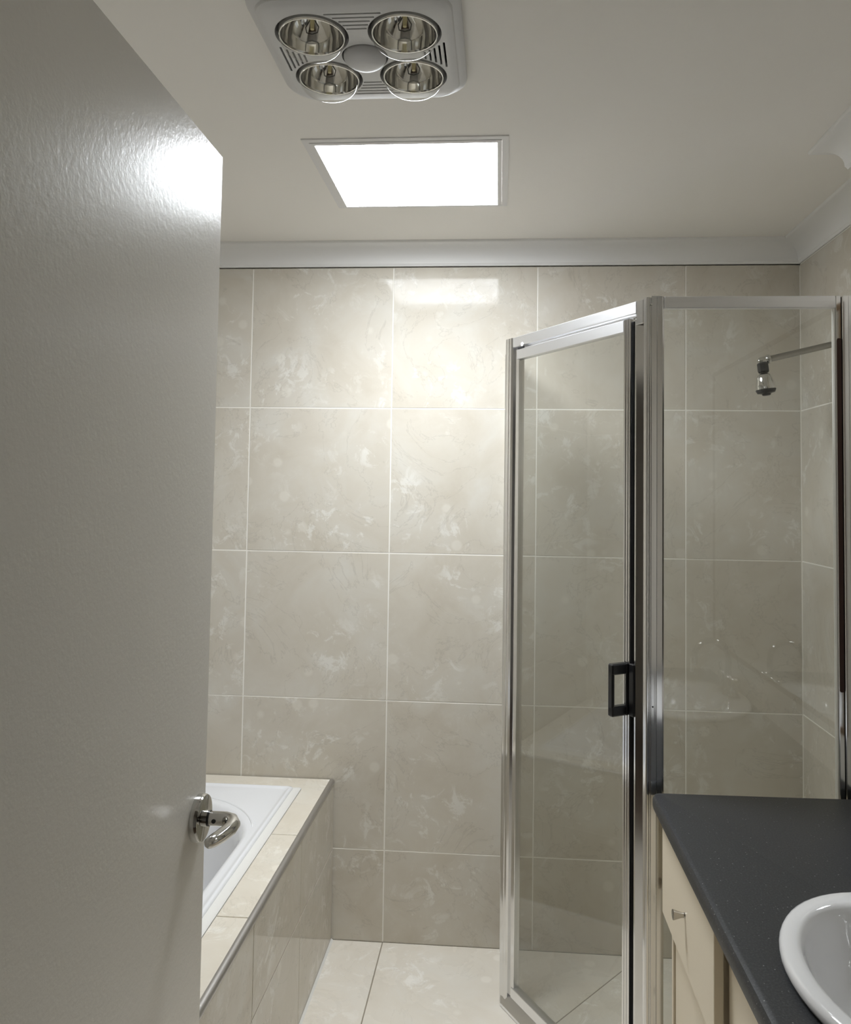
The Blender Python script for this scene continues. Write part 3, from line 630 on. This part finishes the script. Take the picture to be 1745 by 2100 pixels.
# worktop with rolled front edge; an opening for the basin bowl
BCX, BCY, BA, BB = 0.985, -1.580, 0.203, 0.250
WX0, WY0, WY1 = 0.728, VY0 - 0.01, -0.852
b = bmesh.new()
def plan_loop(ins, z, n=6):
    r = 0.022; pts = []
    for cx_, cy_, a0, rr in ((XN - 0.001, WY1, 0, 0.0), (WX0 + r, WY1 - r, 90, r), (WX0 + r, WY0 + r, 180, r), (XN - 0.001, WY0, 270, 0.0)):
        for i in range(n + 1):
            a = math.radians(a0 + 90 * i / n); k = max(rr - ins, 0.0)
            pts.append(Vector((cx_ + k * math.cos(a), cy_ + k * math.sin(a), z)))
    return pts
def el(sc_, z, n=64): return [Vector((BCX + BA * sc_ * math.cos(2 * math.pi * i / n), BCY + BB * sc_ * math.sin(2 * math.pi * i / n), z)) for i in range(n)]
levels = [(0.006, ZU), (0.0015, ZU + 0.003), (0.0, ZU + 0.010), (0.0, ZB - 0.012), (0.0012, ZB - 0.0065), (0.0045, ZB - 0.0022), (0.010, ZB - 0.0004), (0.013, ZB)]
loops = [plan_loop(i, z) for i, z in levels]
clean = []
for lp_ in loops:
    out = []
    for p in lp_:
        if not out or (p - out[-1]).length > 1e-7: out.append(p)
    clean.append(out)
rows = loft(b, clean)
for idx, z in ((0, ZU), (-1, ZB)):
    outer = rows[idx]; inn = [b.verts.new(p) for p in el(0.86, z)]
    ee = [b.edges.get((outer[i], outer[(i + 1) % len(outer)])) for i in range(len(outer))]
    ie = [b.edges.new((inn[i], inn[(i + 1) % 64])) for i in range(64)]
    bmesh.ops.triangle_fill(b, use_beauty=True, use_dissolve=False, edges=ee + ie)
    if idx == 0: low = inn
for i in range(64): b.faces.new((low[i], low[(i + 1) % 64], inn[(i + 1) % 64], inn[i]))
wt = obj('worktop', b, 'bench', None, 30); tag(wt, 'charcoal speckled worktop with a rolled edge on the vanity', 'worktop')
# basin
t = thing('basin', 'oval white china basin set into the charcoal worktop', 'basin', (BCX, BCY, ZB))
b = bmesh.new()
def ib(cx_, a_, b_, z, n=64): return [Vector((cx_ + a_ * math.cos(2 * math.pi * i / n), BCY + b_ * math.sin(2 * math.pi * i / n), z)) for i in range(n)]
IX = 0.953
lp = [el(s_, z) for s_, z in ((0.955, ZB + 0.0006), (0.985, ZB + 0.004), (1.000, ZB + 0.011), (0.998, ZB + 0.017), (0.985, ZB + 0.0215), (0.965, ZB + 0.0235))]
lp += [ib(IX, a_, b_, ZB + z) for a_, b_, z in ((0.148, 0.209, 0.0232), (0.143, 0.203, 0.0215), (0.1395, 0.199, 0.017), (0.1360, 0.194, 0.008), (0.130, 0.187, -0.012), (0.119, 0.172, -0.042), (0.100, 0.146, -0.074), (0.072, 0.104, -0.098), (0.034, 0.048, -0.110), (0.018, 0.018, -0.112))]
loft(b, lp, cap1=True); obj('bowl', b, 'basin', t, 60)
obj('waste', lathe(bmesh.new(), [(0.0, 0.003), (0.017, 0.003), (0.021, 0.0), (0.021, -0.001)], (IX, BCY, ZB - 0.1105)), 'chrome', t, 40)
# gooseneck tap on the basin's wall side (its mirror image shows in the glass)
TXP, TYP = 1.134, -1.60
t = thing('basin_tap', 'chrome gooseneck tap beside the oval basin', 'tap', (TXP, TYP, ZB))
z0 = ZB + 0.0245
obj('tap_body', lathe(bmesh.new(), [(0.0, 0.0), (0.022, 0.0), (0.022, 0.006), (0.017, 0.012), (0.016, 0.055), (0.011, 0.062), (0.0, 0.063)], (TXP, TYP, z0)), 'chrome', t, 40)
pts = [(TXP, TYP, z0 + 0.05), (TXP, TYP, z0 + 0.12)] + [(TXP - 0.055 + 0.055 * math.cos(math.radians(a)), TYP, z0 + 0.12 + 0.055 * math.sin(math.radians(a))) for a in range(15, 181, 15)] + [(TXP - 0.110, TYP, z0 + 0.095)]
obj('spout', tube(bmesh.new(), pts, 0.0095, 16), 'chrome', t, 50)
for s in (-1, 1):
    o3 = (TXP, TYP + s * 0.060, ZB + 0.0245)
    obj('tap_handle', lathe(bmesh.new(), [(0.0, 0.0), (0.020, 0.0), (0.020, 0.006), (0.013, 0.012), (0.013, 0.032), (0.019, 0.038), (0.019, 0.062), (0.015, 0.067), (0.0, 0.068)], o3), 'chrome', t, 40)
# mirror over the vanity
t = thing('wall_mirror', 'brown timber framed mirror on the wall above the vanity', 'mirror', (XN, -1.45, 0.95))
obj('mirror_glass', box(XN - 0.004, XN - 0.001, -2.02, -0.90, 0.965, 1.975), 'mirror', t)
b = bmesh.new()
bx(b, XN - 0.006, XN - 0.001, -0.90, -0.885, 0.95, 1.990); bx(b, XN - 0.006, XN - 0.001, -2.04, -2.02, 0.95, 1.990); bx(b, XN - 0.006, XN - 0.001, -2.02, -0.90, 0.95, 0.965); bx(b, XN - 0.006, XN - 0.001, -2.02, -0.90, 1.975, 1.990)
obj('mirror_frame', b, 'timber', t)
